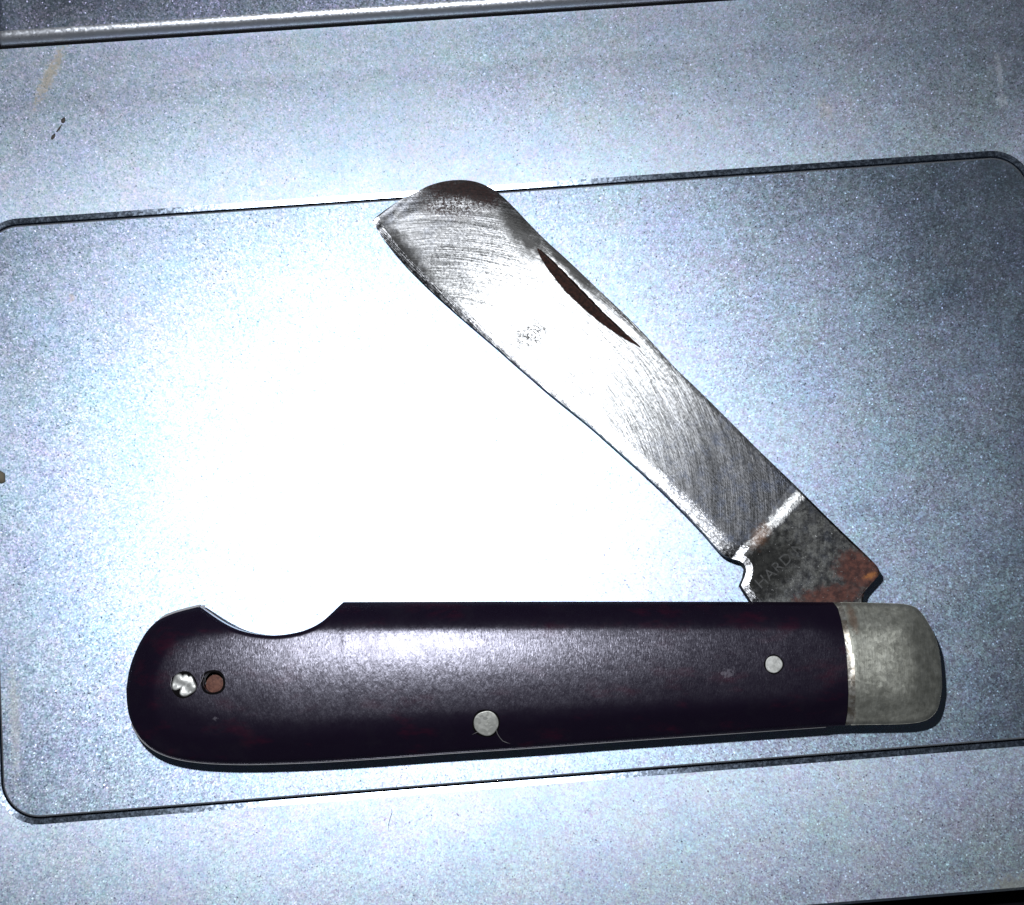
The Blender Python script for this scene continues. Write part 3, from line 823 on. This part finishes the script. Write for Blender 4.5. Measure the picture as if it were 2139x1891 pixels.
    met = s.math('SUBTRACT', .95, s.math('MULTIPLY', dull, .85))
    rgh = s.math('ADD', s.math('ADD', .275, s.math('MULTIPLY', scr2, .08)), s.math('ADD', s.math('MULTIPLY', dull, .2), s.math('ADD', s.math('MULTIPLY', pat_falloff, .17), s.math('MULTIPLY', old, s.math('SUBTRACT', .17, s.math('MULTIPLY', scr, .16))))))
    tangm = s.ramp(ax_, -2.2, -1.6)
    rgh = s.math('ADD', rgh, s.math('MULTIPLY', tangm, .07))
    b = s.n('ShaderNodeBsdfPrincipled', {'Base Color': base, 'Metallic': 0.0, 'Roughness': .6, 'Normal': nrm, 'Specular IOR Level': .35})
    gl = s.n('ShaderNodeBsdfAnisotropic', {'Color': base, 'Roughness': rgh, 'Normal': nrm}, distribution='BECKMANN')
    mx = s.n('ShaderNodeMixShader', {0: s.math('SUBTRACT', 1.0, met)}); s.t.links.new(gl.outputs[0], mx.inputs[1]); s.t.links.new(b.outputs[0], mx.inputs[2])
    return s.done(mx)
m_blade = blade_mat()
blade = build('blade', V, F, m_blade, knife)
def edge_mat():
    s = NT('sharpened_edge_highlight'); v = s.coords()
    mp = s.n('ShaderNodeMapping', {'Vector': v, 'Rotation': (0, 0, math.radians(46))})
    mp2 = s.n('ShaderNodeMapping', {'Vector': mp.outputs[0], 'Scale': (.25, 7.0, 1)})
    sc = s.noise(mp2.outputs[0], 1.0, 3, .6)
    bmp = s.n('ShaderNodeBump', {'Strength': 1.0, 'Distance': .00003, 'Height': sc})
    nrm, vo = s.jitter_normal(v, 5.0, .08, base=bmp.outputs[0])
    col = s.mix(s.ramp(s.noise(v, .8, 5, .7), .4, .7), (.28, .28, .29), (.48, .48, .50))
    return s.done(s.n('ShaderNodeBsdfAnisotropic', {'Color': col, 'Roughness': .33, 'Normal': nrm}, distribution='BECKMANN'))
build('cutting_edge', Vk, [f[::-1] for f in bev_f], edge_mat(), blade)  # sharpened bevel and tang chamfer; the flash highlight is painted as brighter steel
# nick as its own sub-part
idx = sorted({i for f in nick_f for i in f}); mp_ = {i: k for k, i in enumerate(idx)}
build('nail_nick', Vk[idx], [tuple(mp_[i] for i in f)[::-1] for f in nick_f], rust_mat('nick_rust', (.008, .005, .005), (.075, .028, .020)), blade)
# maker's stamp on the tang (worn lettering)
cu = bpy.data.curves.new('stamp_font', 'FONT'); cu.body = 'HARDING'; cu.size = 1.0; cu.extrude = 0.0; cu.space_character = 1.06
to = bpy.data.objects.new('stamp_font', cu); scn.collection.objects.link(to)
me = bpy.data.meshes.new_from_object(to.evaluated_get(bpy.context.evaluated_depsgraph_get()))
tv = np.array([v.co[:] for v in me.vertices]); tf = [tuple(p.vertices) for p in me.polygons]
bpy.data.objects.remove(to); bpy.data.curves.remove(cu); bpy.data.meshes.remove(me)
tv[:, 0] -= tv[:, 0].min(); tv[:, 1] -= tv[:, 1].min()
ex = np.array([.735, -.678]); ey = np.array([-.678, -.735])      # along / up, in photo axes
LW = 150.0/tv[:, 0].max(); LH = 23.0/tv[:, 1].max()
q = np.array([1591, 1230])[None, :]+tv[:, :1]*LW*ex[None, :]+tv[:, 1:2]*LH*ey[None, :]
q2 = ab(q); zt = blade_z(q2[:, 0], q2[:, 1], q[:, 0], q[:, 1])+.012
Vt = P(q[:, 0], q[:, 1], zt)
Vt = np.concatenate([Vt, Vt-[0, 0, .03]])
nV = len(tv)
def stamp_mat():
    s = NT('stamp_worn_steel'); v = s.coords()
    c = s.mix(s.ramp(s.noise(v, 1.6, 4, .7), .32, .56), (.03, .03, .03), (.10, .10, .10))
    return s.done(s.n('ShaderNodeBsdfPrincipled', {'Base Color': c, 'Roughness': .52, 'Metallic': .9}))
m_stamp = stamp_mat()
build('tang_stamp', Vt, tf, m_stamp, blade, smooth=False)

# ------------------------------------------------------------------ small loose things
m_lint = simple('grey_lint', (.22, .21, .22), .8)
def fibre(pts, r, label):
    path = [P(x, y, float(hz(np.array([float(x)]), np.array([float(y)]))[0])+.04+.02*math.sin(i)) for i, (x, y) in enumerate(pts)]
    V, F = tube(path, [r*.4]+[r]*(len(pts)-2)+[r*.3], 6)
    o = build('lint_fibre', V, F, m_lint); tag(o, label, 'lint', 'lint on the handle pin')
fibre([(1036, 1522), (1039, 1533), (1044, 1541), (1050, 1548), (1057, 1551), (1066, 1554)], .045, 'thin grey lint strand trailing right below the large handle pin')
fibre([(1000, 1529), (994, 1531), (986, 1535)], .035, 'short grey lint wisp left below the large handle pin')
m_hair = simple('dark_hair', (.05, .05, .06), .6)
zd = float(deck_z(4.0))
pts = [(818, 1690), (819, 1697), (816, 1706), (813, 1717), (811, 1725), (811, 1736)]
V, F = tube([P(x, y, zd+.03) for x, y in pts], [.015, .03, .03, .03, .028, .01], 6)
o = build('hair', V, F, m_hair); tag(o, 'short thin hair lying on the panel below the handle', 'hair')
def crumb(pts, r, mat, label, z):
    path = [P(x, y, z+r[i]*.55) for i, (x, y) in enumerate(pts)]
    V, F = tube(path, r, 8)
    V[:, 2] = np.where(V[:, 2] < z, z+.004, V[:, 2])
    V += rng.normal(size=V.shape)*.02
    o = build('crumb', V, F, mat); tag(o, label, 'crumb', 'crumbs on the panel')
m_cr = simple('brown_crumb', (.10, .085, .075), .8)
zc = float(deck_z(9.0))
crumb([(134, 246), (132, 252), (130, 257)], [.10, .30, .16], m_cr, 'dark crumb on the panel at upper left, upper of two specks', zc)
crumb([(129, 260), (124, 268), (118, 276)], [.06, .12, .08], m_cr, 'thin brown sliver joining two dark specks at upper left', zc)
crumb([(114, 280), (111, 286), (108, 291)], [.08, .22, .10], m_cr, 'dark crumb on the panel at upper left, lower of two specks', zc)
crumb([(-6, 985), (1, 994), (6, 1008)], [.3, .62, .35], simple('tan_crumb', (.22, .19, .13), .8), 'tan crumb on the pad at the left edge of the picture', zp+.01)
